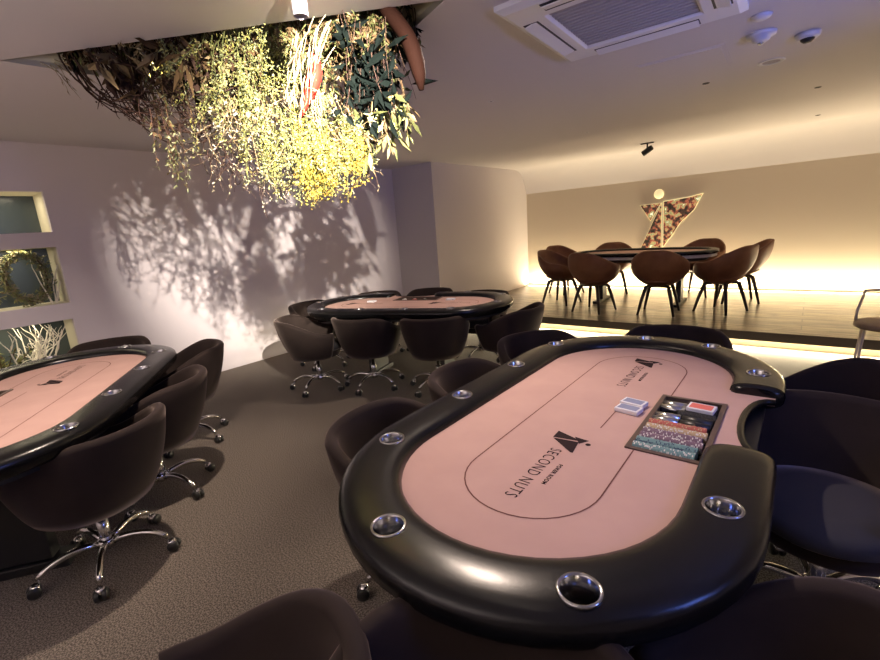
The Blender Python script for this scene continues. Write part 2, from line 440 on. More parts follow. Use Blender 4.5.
# chips on the main table
TM = Matrix.Translation(tbl.location) @ Matrix.Rotation(tbl.rotation_euler.z, 4, 'Z')
def chip_mesh(m1, m2):
    n = 16; V = []; F = []; mi = []
    for z in (-.0016, .0016):
        for k in range(n): a = 2 * PI * k / n; V.append((.0185 * math.cos(a), .0185 * math.sin(a), z))
    F.append(tuple(reversed(range(n)))); mi.append(0); F.append(tuple(range(n, 2 * n))); mi.append(0)
    for k in range(n): F.append((k, (k + 1) % n, n + (k + 1) % n, n + k)); mi.append(1 if k % 4 == 0 else 0)
    me = mesh('chip', V, F, mi, smooth=False); me.materials.append(m1); me.materials.append(m2); return me
dyr = .485 / 12
random.seed(5)
rowsdef = [(0, 'chip_t', 'chip_w', 'teal', 'nearest', .0, 44), (1, 'chip_t', 'chip_b', 'teal', 'second', .0, 44), (2, 'chip_p', 'chip_w', 'mauve', 'third', .0, 46), (3, 'chip_p', 'chip_w', 'mauve', 'fourth', .0, 44),
           (4, 'chip_c', 'chip_w', 'cream', 'fifth', .0, 46), (5, 'chip_r', 'chip_c', 'red', 'sixth', .0, 44), (8, 'chip_k', 'chip_k', 'black', 'eighth', .07, 30)]
for ri, c1, c2, cn, wh, off, num in rowsdef:
    me = chip_mesh(M[c1], M[c2]); proto = None
    for i in range(num):
        x = .212 + off + .0041 * i * 1.0 if num > 40 else .212 + off + .0041 * i
        y = -.245 + dyr * (ri + .5)
        p = TM @ Vector((x, y, .757 + random.uniform(-.001, .001)))
        if proto is None: o = obj('poker_chip', me)
        else: o = proto.copy(); C.objects.link(o)
        proto = proto or o
        o.location = p; o.rotation_euler = (random.uniform(0, 6), PI / 2, tbl.rotation_euler.z)
        o.rotation_euler = (Matrix.Rotation(tbl.rotation_euler.z, 4, 'Z') @ Matrix.Rotation(PI / 2, 4, 'Y') @ Matrix.Rotation(random.choice([0, .4, .8, 1.1]), 4, 'Z')).to_euler()
        tag(o, '%s poker chip in the %s groove of the chip tray' % (cn, wh), 'poker chip', '%s poker chips in the %s tray groove' % (cn, wh))
# bright steel coin tubes at the far grooves
ct = tubem('tube', [(0, 0, 0), (.085, 0, 0)], .0165, 14)
for ri, wh in ((6, 'nearest'), (7, 'second'), (9, 'third'), (10, 'farthest')):
    o = obj('metal_tube', ct.copy(), M['steel']); o.location = TM @ Vector((.212, -.245 + dyr * (ri + .5), .757)); o.rotation_euler.z = tbl.rotation_euler.z
    tag(o, 'short shiny metal tube lying in the chip tray, %s of the four' % wh, 'tube')
    o2 = obj('black_case', tubem('case', [(0, 0, 0), (.095, 0, 0)], .0168, 14), M['blackpl']); o2.location = TM @ Vector((.302, -.245 + dyr * (ri + .5), .757)); o2.rotation_euler.z = tbl.rotation_euler.z
    tag(o2, 'black cylindrical case beside the %s metal tube in the chip tray' % wh, 'case')
def deck(name, loc, rz, back, border, label, sx=.063, sy=.089, h=.016):
    r = empty(name, loc, rz)
    obj('card_stack', boxm('deck', -sx / 2, sx / 2, -sy / 2, sy / 2, 0, h, .002), border, r)
    f = flat([[(-sx / 2 + .008, -sy / 2 + .008), (sx / 2 - .008, -sy / 2 + .008), (sx / 2 - .008, sy / 2 - .008), (-sx / 2 + .008, sy / 2 - .008)]], h + .0006)
    obj('card_back', f, back, r)
    return tag(r, label, 'card deck')
def TL(x, y, z): return TM @ Vector((x, y, z))
RZ = tbl.rotation_euler.z
deck('card_deck', TL(.350, .135, .775), RZ + R(85), M['cardr'], M['cardw'], 'red-backed card deck lying on the chip tray', h=.014)
deck('card_deck', TL(.122, .10, .7635), RZ + R(80), M['cardb'], M['cardw'], 'white and grey-blue card box beside the chip tray, farther of the two', sx=.058)
deck('card_deck', TL(.122, .03, .7635), RZ + R(82), M['cardb'], M['cardw'], 'white and grey-blue card box beside the chip tray, nearer of the two', sx=.058)
# odds on the middle table
TM3 = Matrix.Translation(t3.location) @ Matrix.Rotation(t3.rotation_euler.z, 4, 'Z')
for x, y, lb in ((.12, .48, 'small pale card box on the middle table felt, left of its tray'), (.20, -.42, 'small pale card box on the middle table felt, right of its tray')):
    deck('card_deck', TM3 @ Vector((x, y, .7625)), t3.rotation_euler.z, M['cardw'], M['cardw'], lb)
ck = [('chip_k', 'black'), ('chip_r', 'red'), ('chip_w', 'white')]
for i, ri in enumerate((3, 6, 9)):
    me = chip_mesh(M[ck[i][0]], M['chip_w']); proto = None
    for j in range(14):
        if proto is None: o = obj('poker_chip', me)
        else: o = proto.copy(); C.objects.link(o)
        proto = proto or o
        o.location = TM3 @ Vector((.215 + .0041 * j, -.245 + dyr * (ri + .5), .757)); o.rotation_euler = (Matrix.Rotation(t3.rotation_euler.z, 4, 'Z') @ Matrix.Rotation(PI / 2, 4, 'Y')).to_euler()
        tag(o, '%s poker chip in the tray of the middle-distance table' % ck[i][1], 'poker chip', '%s chips in the tray of the middle table' % ck[i][1])

# ------------------------------------------------------------------ swivel tub chair  (front = +Y, back = -Y)
def sstep(a, b, x):
    t = max(0, min(1, (x - a) / (b - a))); return t * t * (3 - 2 * t)
def shell_mesh(name, th_max, nth, rt, rb, z0, rim, thick, bulge=.015, sq=0, lean=0):
    V = []; F = []; rings = []
    closed = th_max >= 179.9
    cnt = nth if closed else nth + 1
    for i in range(cnt):
        th = -th_max + 2 * th_max * i / nth
        a = R(th); zr = rim(abs(th)); h = zr - z0
        dx, dy = math.sin(a), -math.cos(a)
        def rr(z):
            t = (z - z0) / .42
            return rb + (rt - rb) * (t if t < 0 else t ** .8) + bulge * math.sin(PI * min(1, max(0, t)))
        sqf = 1 + sq * (math.sin(2 * a) ** 2)
        sec = []
        nz = 7
        for k in range(nz + 1):
            z = z0 + (h - thick / 2) * k / nz; sec.append((rr(z), z))
        rtop = rr(z0 + h - thick / 2)
        for k in range(1, 6):
            b = PI * k / 6; sec.append((rtop - thick / 2 + math.cos(b) * thick / 2, zr - thick / 2 + math.sin(b) * thick / 2))
        for k in range(nz + 1):
            z = zr - thick / 2 - (h - thick / 2 - .01) * k / nz; sec.append((rr(z) - thick, z))
        rings.append([Vector((dx * r * sqf, dy * r * sqf - lean * (z - z0) * max(0, math.cos(a)), z)) for r, z in sec])
    for s in rings: V += s
    n = len(rings[0])
    for i in range(cnt if closed else cnt - 1):
        j = (i + 1) % cnt
        for k in range(n): F.append((i * n + k, j * n + k, j * n + (k + 1) % n, i * n + (k + 1) % n))
    if not closed:
        F.append(tuple(reversed(range(n)))); F.append(tuple((cnt - 1) * n + k for k in range(n)))
    return fixn(mesh(name, V, F))
def make_tub():
    r = empty('swivel_chair')
    rim = lambda t: .75 - .15 * sstep(42, 118, t)
    obj('backrest_shell', shell_mesh('tub', 128, 40, .338, .235, .345, rim, .05, sq=.03, lean=.08), M['fabric'], r)
    # seat cushion: rounded, straight front
    V = []; F = []; prof = [(.0, .405), (.9, .405), (1, .425), (1, .455), (.93, .478), (.6, .488), (0, .49)]; n = 36
    for k in range(n):
        a = 2 * PI * k / n; ca, sa = math.cos(a), math.sin(a)
        rx = .235 * (1 + .04 * math.sin(2 * a) ** 2); ry = .28 if sa > 0 else .215
        for s, z in prof: V.append((rx * ca * s, ry * (sa + (.0)) * s, z))
    m_ = len(prof)
    for k in range(n):
        for j in range(m_ - 1): a = k * m_ + j; b = ((k + 1) % n) * m_ + j; F.append((a, b, b + 1, a + 1))
    me = mesh('cushion', V, F); bm = bmesh.new(); bm.from_mesh(me); bmesh.ops.remove_doubles(bm, verts=bm.verts, dist=1e-5); bmesh.ops.recalc_face_normals(bm, faces=bm.faces); bm.to_mesh(me); bm.free()
    obj('seat_cushion', me, M['seatf'], r)
    obj('seat_pan', lathe('pan', [(0, .335), (.2, .335), (.232, .348), (.236, .40), (.22, .41), (0, .41)], 32), M['fabric'], r)
    obj('gas_lift', lathe('lift', [(0, .10), (.026, .10), (.026, .235), (.017, .238), (.017, .335), (0, .335)], 16), M['steel'], r)
    obj('base_hub', lathe('hub', [(0, .088), (.036, .088), (.042, .10), (.04, .128), (.03, .135), (0, .135)], 18), M['chrome'], r)
    # star legs with casters
    pts = bez((.03, 0, .112), (.13, 0, .150), (.22, 0, .128), (.272, 0, .078), 8)
    leg = tubem('leg', pts, [.018, .0175, .017, .016, .0155, .015, .0145, .014, .014], 10)
    leg.materials.append(M['chrome'])
    wh = lathe('wh', [(0, -.011), (.024, -.011), (.027, -.006), (.027, .006), (.024, .011), (0, .011)], 16)
    cas = join('caster', [xf(wh.copy(), Matrix.Translation((.292, dy, .028)) @ Matrix.Rotation(PI / 2, 4, 'X')) for dy in (-.015, .015)])
    cas.materials.append(M['blackpl']); 
    for p in cas.polygons: p.use_smooth = True
    hood = lathe('hood', [(0, .062), (.016, .06), (.0215, .050), (.0225, .040)], 14, cx=.285); hood.materials.append(M['chrome'])
    for k in range(5):
        l = obj('leg', leg, None, r, rot=(0, 0, 2 * PI * k / 5 + .3)); c = obj('caster', cas, None, l); 
        obj('caster_cap', hood, None, l)
    return r
tub = make_tub(); used = False
def LEGS(o): return [q for q in bpy.data.objects if q.parent == o and q.name.startswith('leg')]
def face(x, y, tx, ty): return math.atan2(ty - y, tx - x) - PI / 2
def chair(x, y, tx, ty, label, group, spin=0, base=None):
    global used
    if not used: o = tub; used = True
    else: o = copy_tree(tub)
    o.location = (x, y, 0); o.rotation_euler.z = face(x, y, tx, ty) + spin
    if base is not None:
        k = 0
        for c_ in [q for q in LEGS(o)]: c_.rotation_euler.z = base - o.rotation_euler.z + 2 * PI * k / 5; k += 1
    tag(o, label, 'chair', group)
    return o
G1, G2, G3 = 'swivel chairs around the large foreground table', 'swivel chairs around the left table', 'swivel chairs around the middle table'
# main table
chair(-1.16, 1.20, -.6, 1.24, 'dark swivel chair on the left side of the large table, nearest the camera', G1, .2)
chair(-1.20, 1.87, -.6, 1.8, 'dark swivel chair on the left side of the large table, second from camera', G1, .3)
chair(-1.22, 2.56, -.6, 2.17, 'dark swivel chair at the far left curve of the large table', G1, .1)
chair(-.61, 2.95, -.6, 2.1, 'dark swivel chair tucked behind the far end of the large table', G1, .1)
chair(.13, 2.55, -.6, 2.1, 'black swivel chair at the far right curve of the large table', G1, -.1)
chair(.12, 1.92, -.6, 1.75, 'swivel chair with bluish seat at the dealer cutout of the large table', G1, 1.15)
chair(.08, .75, -.61, 1.12, 'black swivel chair at the near right curve of the large table', G1, 1.15)
n2 = chair(-.31, .355, 0, 0, 'dark swivel chair at bottom centre, turned away, its pale lit side beside the large table', G1); n2.rotation_euler.z = 3.6
n1 = chair(-.79, .12, 0, 0, 'dark swivel chair at bottom left of the large table, turned away against open floor', G1); n1.rotation_euler.z = 2.2
# left table
chair(-2.58, .40, -3.05, -.05, 'dark swivel chair at the left table, nearest, with chrome base fully visible', G2, -.25, R(-22))
chair(-3.05, .81, -3.45, .35, 'dark swivel chair at the left table, middle one on its aisle side', G2, 0, R(19))
chair(-3.72, 1.24, -3.85, .75, 'dark swivel chair at the left table, farthest one on its aisle side', G2, -.15, R(22))
chair(-4.54, 1.02, -3.8, .65, 'dark swivel chair behind the far end of the left table', G2)
# middle table
chair(-3.78, 2.56, -3.6, 3.2, 'dark swivel chair at the front of the middle table, nearest the dappled wall', G3, -.4, R(-67))
chair(-3.30, 2.87, -3.3, 3.4, 'dark swivel chair in front of the middle table, second from the left', G3, .2, R(-76))
chair(-2.66, 3.12, -2.9, 3.5, 'dark swivel chair in front of the middle table, third from the left', G3)
chair(-2.20, 3.62, -2.9, 3.5, 'dark swivel chair at the right end of the middle table', G3, -.1)
chair(-4.42, 3.12, -3.4, 3.25, 'dark swivel chair at the left end of the middle table', G3)
chair(-4.20, 3.82, -3.7, 3.2, 'dark swivel chair behind the middle table, leftmost of the back row', G3)
chair(-3.66, 4.18, -3.3, 3.4, 'dark swivel chair behind the middle table, in the centre of its back row', G3)
chair(-2.86, 4.14, -2.8, 3.5, 'dark swivel chair behind the middle table, rightmost of its back row', G3)

# ------------------------------------------------------------------ stage table and bucket chairs
def make_bucket():
    r = empty('bucket_chair')
    V = []; F = []
    nth, ns = 44, 12
    rings = []
    th_ = .03
    for i in range(nth):
        a = 2 * PI * i / nth; t = abs(((math.degrees(a) + 180) % 360) - 180)   # 0 at back (-Y)
        zr = .835 - .19 * sstep(15, 105, t) - .13 * sstep(105, 180, t)
        rt = .345 + .02 * math.sin(a) ** 2 - .035 * sstep(130, 180, t)
        sec = []
        for k in range(ns + 1):
            s = k / ns; zz = .365 + (zr - .365) * s; rr = .10 + (rt - .10) * (1 - (1 - s) ** 2.2) ** .75
            sec.append((rr - .02 * s * s, zz))
        rt2 = sec[-1][0]
        top = [(rt2 - th_ / 2 + math.cos(b) * th_ / 2, zr + math.sin(b) * th_ / 2) for b in (PI / 3, 2 * PI / 3)]
        inn = []
        for k in range(ns, -1, -1):
            r_, z_ = sec[k]; inn.append((max(.02, r_ - th_), z_ + .02 * (1 - k / ns)))
        full = [(0, .37), (.08, .37)] + sec + top + inn + [(0, .40)]
        dx, dy = math.sin(a), -math.cos(a)
        rings.append([Vector((dx * p, dy * p - .10 * max(0, math.cos(a)) * max(0, z - .375), z)) for p, z in full])
    for s in rings: V += s
    n = len(rings[0])
    for i in range(nth):
        j = (i + 1) % nth
        for k in range(n - 1): F.append((i * n + k, j * n + k, j * n + k + 1, i * n + k + 1))
    me = mesh('bucket', V, F); bm = bmesh.new(); bm.from_mesh(me); bmesh.ops.remove_doubles(bm, verts=bm.verts, dist=1e-5); bmesh.ops.recalc_face_normals(bm, faces=bm.faces); bm.to_mesh(me); bm.free()
    obj('bucket_shell', me, M['tan'], r)
    obj('seat_cushion', lathe('cush', [(0, .41), (.21, .42), (.238, .445), (.22, .468), (0, .475)], 28), M['tan'], r)
    obj('seat_frame', join('fr', [xf(boxm('f', -.19, .19, -.014, .014, .352, .376), Matrix.Rotation(q, 4, 'Z')) for q in (PI / 4, -PI / 4)]), M['darkleg'], r)
    lg = tubem('leg', [(.10, .10, .375), (.135, .135, .36), (.175, .175, .20), (.215, .215, .0)], [.024, .025, .021, .014], 10); lg.materials.append(M['darkleg'])
    for k in range(4): obj('leg', lg, None, r, rot=(0, 0, PI / 2 * k))
    return r
bk = make_bucket(); bused = False
def bucket(x, y, tx, ty, label, spin=0):
    global bused
    if not bused: o = bk; bused = True
    else: o = copy_tree(bk)
    o.location = (x, y, HS); o.rotation_euler.z = face(x, y, tx, ty) + spin
    return tag(o, label, 'chair', 'brown bucket chairs around the stage table')
SX, SY = -1.95, 7.08
stg = empty('stage_poker_table', (SX, SY, HS), PI / 2)
tag(stg, 'oval poker table on the stage with black rail and pale side', 'poker table')
def oval(a, b, n=40, p=2.6): return [(math.copysign(abs(math.cos(t)) ** (2 / p), math.cos(t)) * a, math.copysign(abs(math.sin(t)) ** (2 / p), math.sin(t)) * b) for t in [2 * PI * k / n for k in range(n)]]
obj('table_top', poly_slab('tt', oval(.44, .90), [], .722, .745), M['felt'], stg)
o_ = oval(.54, 1.0); i_ = oval(.44, .90)
V = []; F = []; prf = [(0, .725), (0, .762), (.25, .775), (.75, .775), (1, .762), (1, .725)]
for (ox, oy), (ix, iy) in zip(o_, i_):
    for t, z in prf: V.append((ix + (ox - ix) * t, iy + (oy - iy) * t, z))
n = len(prf)
for i in range(len(o_)):
    j = (i + 1) % len(o_)
    for k in range(n): F.append((i * n + k, j * n + k, j * n + (k + 1) % n, i * n + (k + 1) % n))
obj('rail', fixn(mesh('rail', V, F)), M['leather'], stg)
obj('pale_apron', poly_slab('ap', oval(.52, .98), [], .682, .7245), M['white'], stg)
obj('under_frame', poly_slab('uf', oval(.44, .88), [], .635, .6815), M['black'], stg)
for s_ in (1, -1):
    obj('pedestal', join('pd', [boxm('p', -.09, .09, s_ * .55 - .035, s_ * .55 + .035, .04, .634, .005), boxm('p', -.32, .32, s_ * .55 - .04, s_ * .55 + .04, 0, .04, .005)]), M['black'], stg)
bucket(-3.02, 6.70, SX, 6.95, 'brown bucket chair at the left end of the stage table, seen from its side', -.35)
bucket(-2.33, 6.25, SX - .2, 7.1, 'brown bucket chair at the front of the stage table, left one, back turned')
bucket(-1.50, 6.35, SX + .4, 7.2, 'brown bucket chair at the front of the stage table, middle one, back turned')
bucket(-.84, 6.68, SX, 7.2, 'brown bucket chair at the front right corner of the stage table, overlapping another')
bucket(-.74, 7.45, SX, 7.1, 'brown bucket chair at the right end of the stage table, back tilted away, facing left')
bucket(-3.38, 7.70, SX - .4, 7.0, 'brown bucket chair behind the stage table, leftmost of the back row', .1)
bucket(-2.60, 7.88, SX - .3, 6.9, 'brown bucket chair behind the stage table, left of the wall emblem')
bucket(-1.32, 7.92, SX + .4, 6.9, 'brown bucket chair behind the stage table, right of the wall emblem')

# ------------------------------------------------------------------ thin metal stool on the right
st = empty('metal_stool', (.43, 3.98, 0), 0)
tag(st, 'thin beige metal stool with round brown seat and loop back, by the stage edge', 'stool')
obj('seat', lathe('seat', [(0, .665), (.15, .665), (.165, .673), (.165, .695), (.155, .703), (0, .703)], 30), M['stoolw'], st)
for k, a in enumerate((215, 325, 35, 145)):
    ca, sa = math.cos(R(a)), math.sin(R(a))
    obj('leg', tubem('leg', [(ca * .135, sa * .135, .667), (ca * .19, sa * .19, 0)], .008, 8), M['beige'], st)
bp_ = [(-.155, .02, .68), (-.15, .03, .77), (-.135, .05, .83)] + [(math.cos(a) * .15, .06 + math.sin(a) * .13, .885) for a in [R(x) for x in (140, 115, 90, 65, 40)]] + [(.135, .05, .83), (.15, .03, .77), (.155, .02, .68)]
obj('loop_back', tubem('loop', bp_, .008, 8), M['beige'], st)
obj('foot_ring', tubem('ring', [(math.cos(R(a)) * .176, math.sin(R(a)) * .176, .15) for a in range(0, 361, 15)], .006, 8), M['beige'], st)

# ------------------------------------------------------------------ ceiling fittings
ac = empty('ceiling_air_conditioner', (-.80, 2.565, HC), R(2.5)); h = .475
tag(ac, 'square white ceiling cassette air conditioner with grey central grille', 'air conditioner')
V = []; F = []
steps = [(h, 0), (h, -.022), (h - .035, -.040), (.30, -.040), (.285, -.030)]
for s, z in steps: V += [(-s, -s, z), (s, -s, z), (s, s, z), (-s, s, z)]
for i in range(len(steps) - 1):
    for k in range(4): F.append((4 * i + k, 4 * i + (k + 1) % 4, 4 * i + 4 + (k + 1) % 4, 4 * i + 4 + k))
obj('panel', fixn(mesh('panel', V, F, smooth=False)), M['white'], ac)
gl = [boxm('g', -.284, .284, -.284, .284, -.026, -.02)] + [boxm('g', -.284, .284, y - .006, y + .006, -.031, -.026) for y in [-.27 + .036 * k for k in range(16)]]
obj('intake_grille', join('grille', gl), M['grille'], ac)
for k in range(4):
    sl = obj('air_slot', boxm('slot', -.27, .27, -.425, -.345, -.0412, -.036), M['slotd'], ac, rot=(0, 0, PI / 2 * k))
    obj('air_flap', xf(boxm('flap', -.265, .265, -.032, .032, -.003, .003, .001), Matrix.Translation((0, -.388, -.045)) @ Matrix.Rotation(R(12), 4, 'X')), M['white'], sl)
ap = obj('access_panel', join('ap', [boxm('a', -.27, .27, -.27, .27, -.003, 0), boxm('a', -.245, .245, -.245, .245, -.006, -.002, .001)]), M['ceil'], None, (-.80, 3.86, HC)); ap.rotation_euler.z = R(2)
tag(ap, 'square white access panel flush in the ceiling beyond the air conditioner', 'access panel')
def dome(name, loc, prof, m, label, cat):
    o = obj(name, lathe(name, prof, 28), m, None, loc); return tag(o, label, cat)
d1 = empty('smoke_detector', (-.335, 3.60, HC)); tag(d1, 'larger round white smoke detector on the ceiling, reflecting blue light', 'smoke detector')
obj('body', lathe('b', [(0, -.052), (.03, -.05), (.045, -.040), (.052, -.022), (.075, -.018), (.078, 0), (0, 0)], 28), M['domew'], d1)
obj('sensor', lathe('s', [(0, -.062), (.014, -.06), (.016, -.052), (0, -.051)], 16), M['steel'], d1)
d2 = empty('security_camera', (-.12, 3.85, HC)); tag(d2, 'small white ceiling dome with dark underside, right of the smoke detector', 'dome sensor')
obj('body', lathe('b', [(0, -.03), (.05, -.032), (.062, -.02), (.064, 0), (0, 0)], 28), M['domew'], d2)
obj('dark_dome', lathe('s', [(0, -.056), (.02, -.052), (.034, -.040), (.038, -.0305), (0, -.0305)], 20), M['blackpl'], d2)
d3 = empty('ceiling_speaker', (-.33, 4.33, HC)); tag(d3, 'flat round recessed ceiling disc with bright rim and grey centre', 'ceiling speaker')
obj('rim', lathe('r', [(.055, 0), (.055, -.005), (.078, -.007), (.085, -.003), (.085, 0)], 30), M['domew'], d3)
obj('centre', lathe('c', [(0, -.003), (.055, -.003)], 30), M['grille'], d3)
d4 = obj('smoke_detector', lathe('b', [(0, -.025), (.02, -.024), (.045, -.012), (.05, 0), (0, 0)], 24), M['domew'], None, (-.31, 3.28, HC)); tag(d4, 'small low white detector on the ceiling, nearest the air conditioner', 'smoke detector')
PIN = [((-.774, 4.543), 'dark pinhole downlight behind the access panel'), ((-.067, 5.667), 'dark pinhole downlight at the right, nearer of two in line'), ((-.06, 7.45), 'dark pinhole downlight at the right, farther of two in line'),
       ((-2.197, 5.652), 'pinhole downlight between the middle table and stage'), ((-2.16, 3.464), 'small pinhole downlight left of the air conditioner'), ((-3.281, 3.566), 'pinhole downlight just right of the hanging flowers'), ((-4.4, 4.43), 'pinhole downlight over the middle table near the wall corner')]
for (x, y), lb in PIN:
    d = empty('pinhole_downlight', (x, y, HC)); tag(d, lb, 'downlight', 'pinhole downlights in the ceiling')
    obj('trim_ring', lathe('ring', [(.012, 0), (.012, -.003), (.024, -.004), (.027, 0)], 20), M['black'] if 'dark' in lb else M['domew'], d)
    obj('lamp', lathe('lamp', [(0, -.0015), (.012, -.0015)], 16), M['lens'] if 'lit ' in lb else M['trayi'], d)
sp = empty('stage_spotlight', (-1.976, 7.40, HC)); tag(sp, 'small black spotlight hanging from the ceiling above the stage table', 'spotlight')
obj('mount_plate', boxm('mp', -.09, .09, -.02, .02, -.012, 0, .002), M['black'], sp)
obj('stem', lathe('s', [(0, -.012), (.012, -.012), (.012, -.07), (0, -.07)], 10), M['black'], sp)
obj('lamp_head', xf(lathe('lh', [(0, -.09), (.035, -.09), (.04, -.08), (.04, .05), (.03, .065), (0, .065)], 18), Matrix.Translation((.015, 0, -.10)) @ Matrix.Rotation(R(60), 4, 'Y')), M['black'], sp)
# spotlight that lights the flowers
LP = Vector((-1.622, 1.236, 2.335))
aim = Vector((-2.6, 2.2, 1.75))
sl = empty('ceiling_spotlight', (LP.x, LP.y, HC)); tag(sl, 'white cylindrical spotlight hanging before the dried flowers', 'spotlight')
obj('lamp_body', lathe('cyl', [(.0, -.0), (.030, 0), (.030, -.150), (.027, -.153), (.024, -.14), (0, -.14)], 24), M['whitelamp'], sl)

# ------------------------------------------------------------------ wall emblem
em = empty('wall_emblem', (0, YB, 0)); tag(em, 'lit flower-filled geometric emblem on the back wall above the stage table', 'wall emblem')
def prism(name, pts, y0, y1, m, parent):
    n = len(pts); V = [(x, y0, z) for x, z in pts] + [(x, y1, z) for x, z in pts]
    F = [tuple(range(n)), tuple(reversed(range(n, 2 * n)))] + [(i, (i + 1) % n, n + (i + 1) % n, n + i) for i in range(n)]
    return obj(name, fixn(mesh(name, V, F, smooth=False)), m, parent)
T1 = [(-2.36, 1.635), (-2.035, 1.645), (-2.19, 1.37)]
T2 = [(-2.02, 1.635), (-2.01, .90), (-2.335, .90)]
T3 = [(-1.985, 1.665), (-1.60, 1.70), (-1.42, 1.735), (-1.53, 1.50), (-1.72, 1.31), (-1.82, 1.14), (-1.97, .92)]
def grow(P, k):
    cx = sum(p[0] for p in P) / len(P); cy = sum(p[1] for p in P) / len(P); return [(cx + (x - cx) * k, cy + (y - cy) * k) for x, y in P]
for P in (T1, T2, T3):
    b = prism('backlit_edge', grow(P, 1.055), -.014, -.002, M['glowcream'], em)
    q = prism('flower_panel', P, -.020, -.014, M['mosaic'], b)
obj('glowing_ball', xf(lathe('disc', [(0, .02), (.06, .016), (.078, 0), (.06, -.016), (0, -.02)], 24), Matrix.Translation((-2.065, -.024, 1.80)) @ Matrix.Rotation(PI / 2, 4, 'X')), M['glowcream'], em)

# ------------------------------------------------------------------ dried flowers
rnd = random.Random(11)
class FB:
    def __init__(s): s.V = []; s.F = []; s.mi = []
    def leaf(s, p, d, L, W, m=0, curl=.2):
        d = d.normalized(); sd = d.cross(Vector((rnd.gauss(0, 1), rnd.gauss(0, 1), rnd.gauss(0, 1))))
        if sd.length < 1e-4: return
        sd.normalize(); nn = sd.cross(d); b = len(s.V)
        s.V += [p, p + d * L * .45 + sd * W / 2 + nn * L * .05, p + d * L * .5 - nn * W * .15, p + d * L * .45 - sd * W / 2 + nn * L * .05, p + d * L + nn * L * curl * rnd.uniform(-1, 1)]
        s.F += [(b, b + 1, b + 2), (b, b + 2, b + 3), (b + 1, b + 4, b + 2), (b + 2, b + 4, b + 3)]; s.mi += [m] * 4
    def blob(s, p, r, m=0):
        b = len(s.V)
        s.V += [p + Vector(q) * r * rnd.uniform(.7, 1.3) for q in ((1, 0, 0), (-1, 0, 0), (0, 1, 0), (0, -1, 0), (0, 0, 1), (0, 0, -1))]
        for f in ((0, 2, 4), (2, 1, 4), (1, 3, 4), (3, 0, 4), (2, 0, 5), (1, 2, 5), (3, 1, 5), (0, 3, 5)): s.F.append(tuple(b + i for i in f)); s.mi.append(m)
    def stem(s, pts, r, m=0, n=4):
        k = len(s.F); tube_data(pts, r, n, s.V, s.F); s.mi += [m] * (len(s.F) - k)
    def build(s, name, mats, parent):
        return obj(name, mesh(name, s.V, s.F, s.mi, smooth=False), mats, parent)
def rv(a=1): return Vector((rnd.gauss(0, a), rnd.gauss(0, a), rnd.gauss(0, a)))
def walk(p, d, L, n, wob, grav):
    pts = [p.copy()]; d = d.normalized()
    for i in range(n):
        d = (d + rv(wob) + Vector((0, 0, -grav))).normalized(); p = p + d * (L / n); pts.append(p.copy())
    return pts
ins = empty('dried_flower_installation', hg(1.2, .2, HC))
IO = ins.location.copy()
tag(ins, 'large installation of dried flowers, branches and leaves hanging from the ceiling opening', 'dried flowers')
def HG(s, d, z): return hg(s, d, z) - IO
down = Vector((0, 0, -1))
def bunch(name, s, d, z, dirv, L, spread, nst, nl, lsz, mats, kind, wob=.18, grav=.15):
    f = FB(); base = HG(s, d, z)
    for i in range(nst):
        dd = dirv.normalized() + rv(spread)
        p0 = base + rv(.03)
        pts = walk(p0, dd, L * rnd.uniform(.6, 1.1), 9, wob, grav)
        f.stem(pts, [.0028 - .0002 * k for k in range(10)], 0, 4)
        for k in range(nl):
            t = rnd.uniform(.15, 1); j = min(8, int(t * 9)); q = pts[j].lerp(pts[j + 1], rnd.random()); dr = (pts[j + 1] - pts[j]).normalized()
            m_ = rnd.randint(1, len(mats) - 1)
            if kind == 'leaf': f.leaf(q, dr * .8 + rv(.55), lsz * rnd.uniform(.6, 1.3), lsz * .32, m_)
            elif kind == 'long': f.leaf(q, dr * 1.2 + rv(.22), lsz * rnd.uniform(.7, 1.3), lsz * .13, m_)
            elif kind == 'fluff': 
                q = q + rv(.016); f.leaf(q, dr * .5 + rv(.6), lsz * rnd.uniform(.6, 1.3), lsz * .5, m_)
            elif kind == 'blob': f.blob(q + rv(.012), lsz * rnd.uniform(.5, 1.1), m_)
    return f.build(name, [M[m_] for m_ in mats], ins)
# dark backing foliage, whole width
import bisect
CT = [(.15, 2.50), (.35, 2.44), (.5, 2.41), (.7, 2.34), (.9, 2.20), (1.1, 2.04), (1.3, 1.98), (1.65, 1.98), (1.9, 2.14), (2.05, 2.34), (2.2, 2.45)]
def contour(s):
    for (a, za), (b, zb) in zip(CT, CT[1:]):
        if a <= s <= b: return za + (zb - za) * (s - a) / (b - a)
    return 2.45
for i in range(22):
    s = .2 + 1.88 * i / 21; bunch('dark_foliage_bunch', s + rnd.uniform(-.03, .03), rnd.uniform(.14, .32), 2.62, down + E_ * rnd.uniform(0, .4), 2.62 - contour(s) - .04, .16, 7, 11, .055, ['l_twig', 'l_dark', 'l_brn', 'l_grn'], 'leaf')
# brown protea like leaves in the upper left
for i in range(7):
    bunch('brown_leaf_bunch', .45 + i * .12, .10 + rnd.uniform(0, .1), 2.56, down * .8 + E_ * .8 - N_ * .2, .30, .16, 5, 7, .13, ['l_twig', 'l_brn', 'l_tan', 'l_twig'], 'leaf')
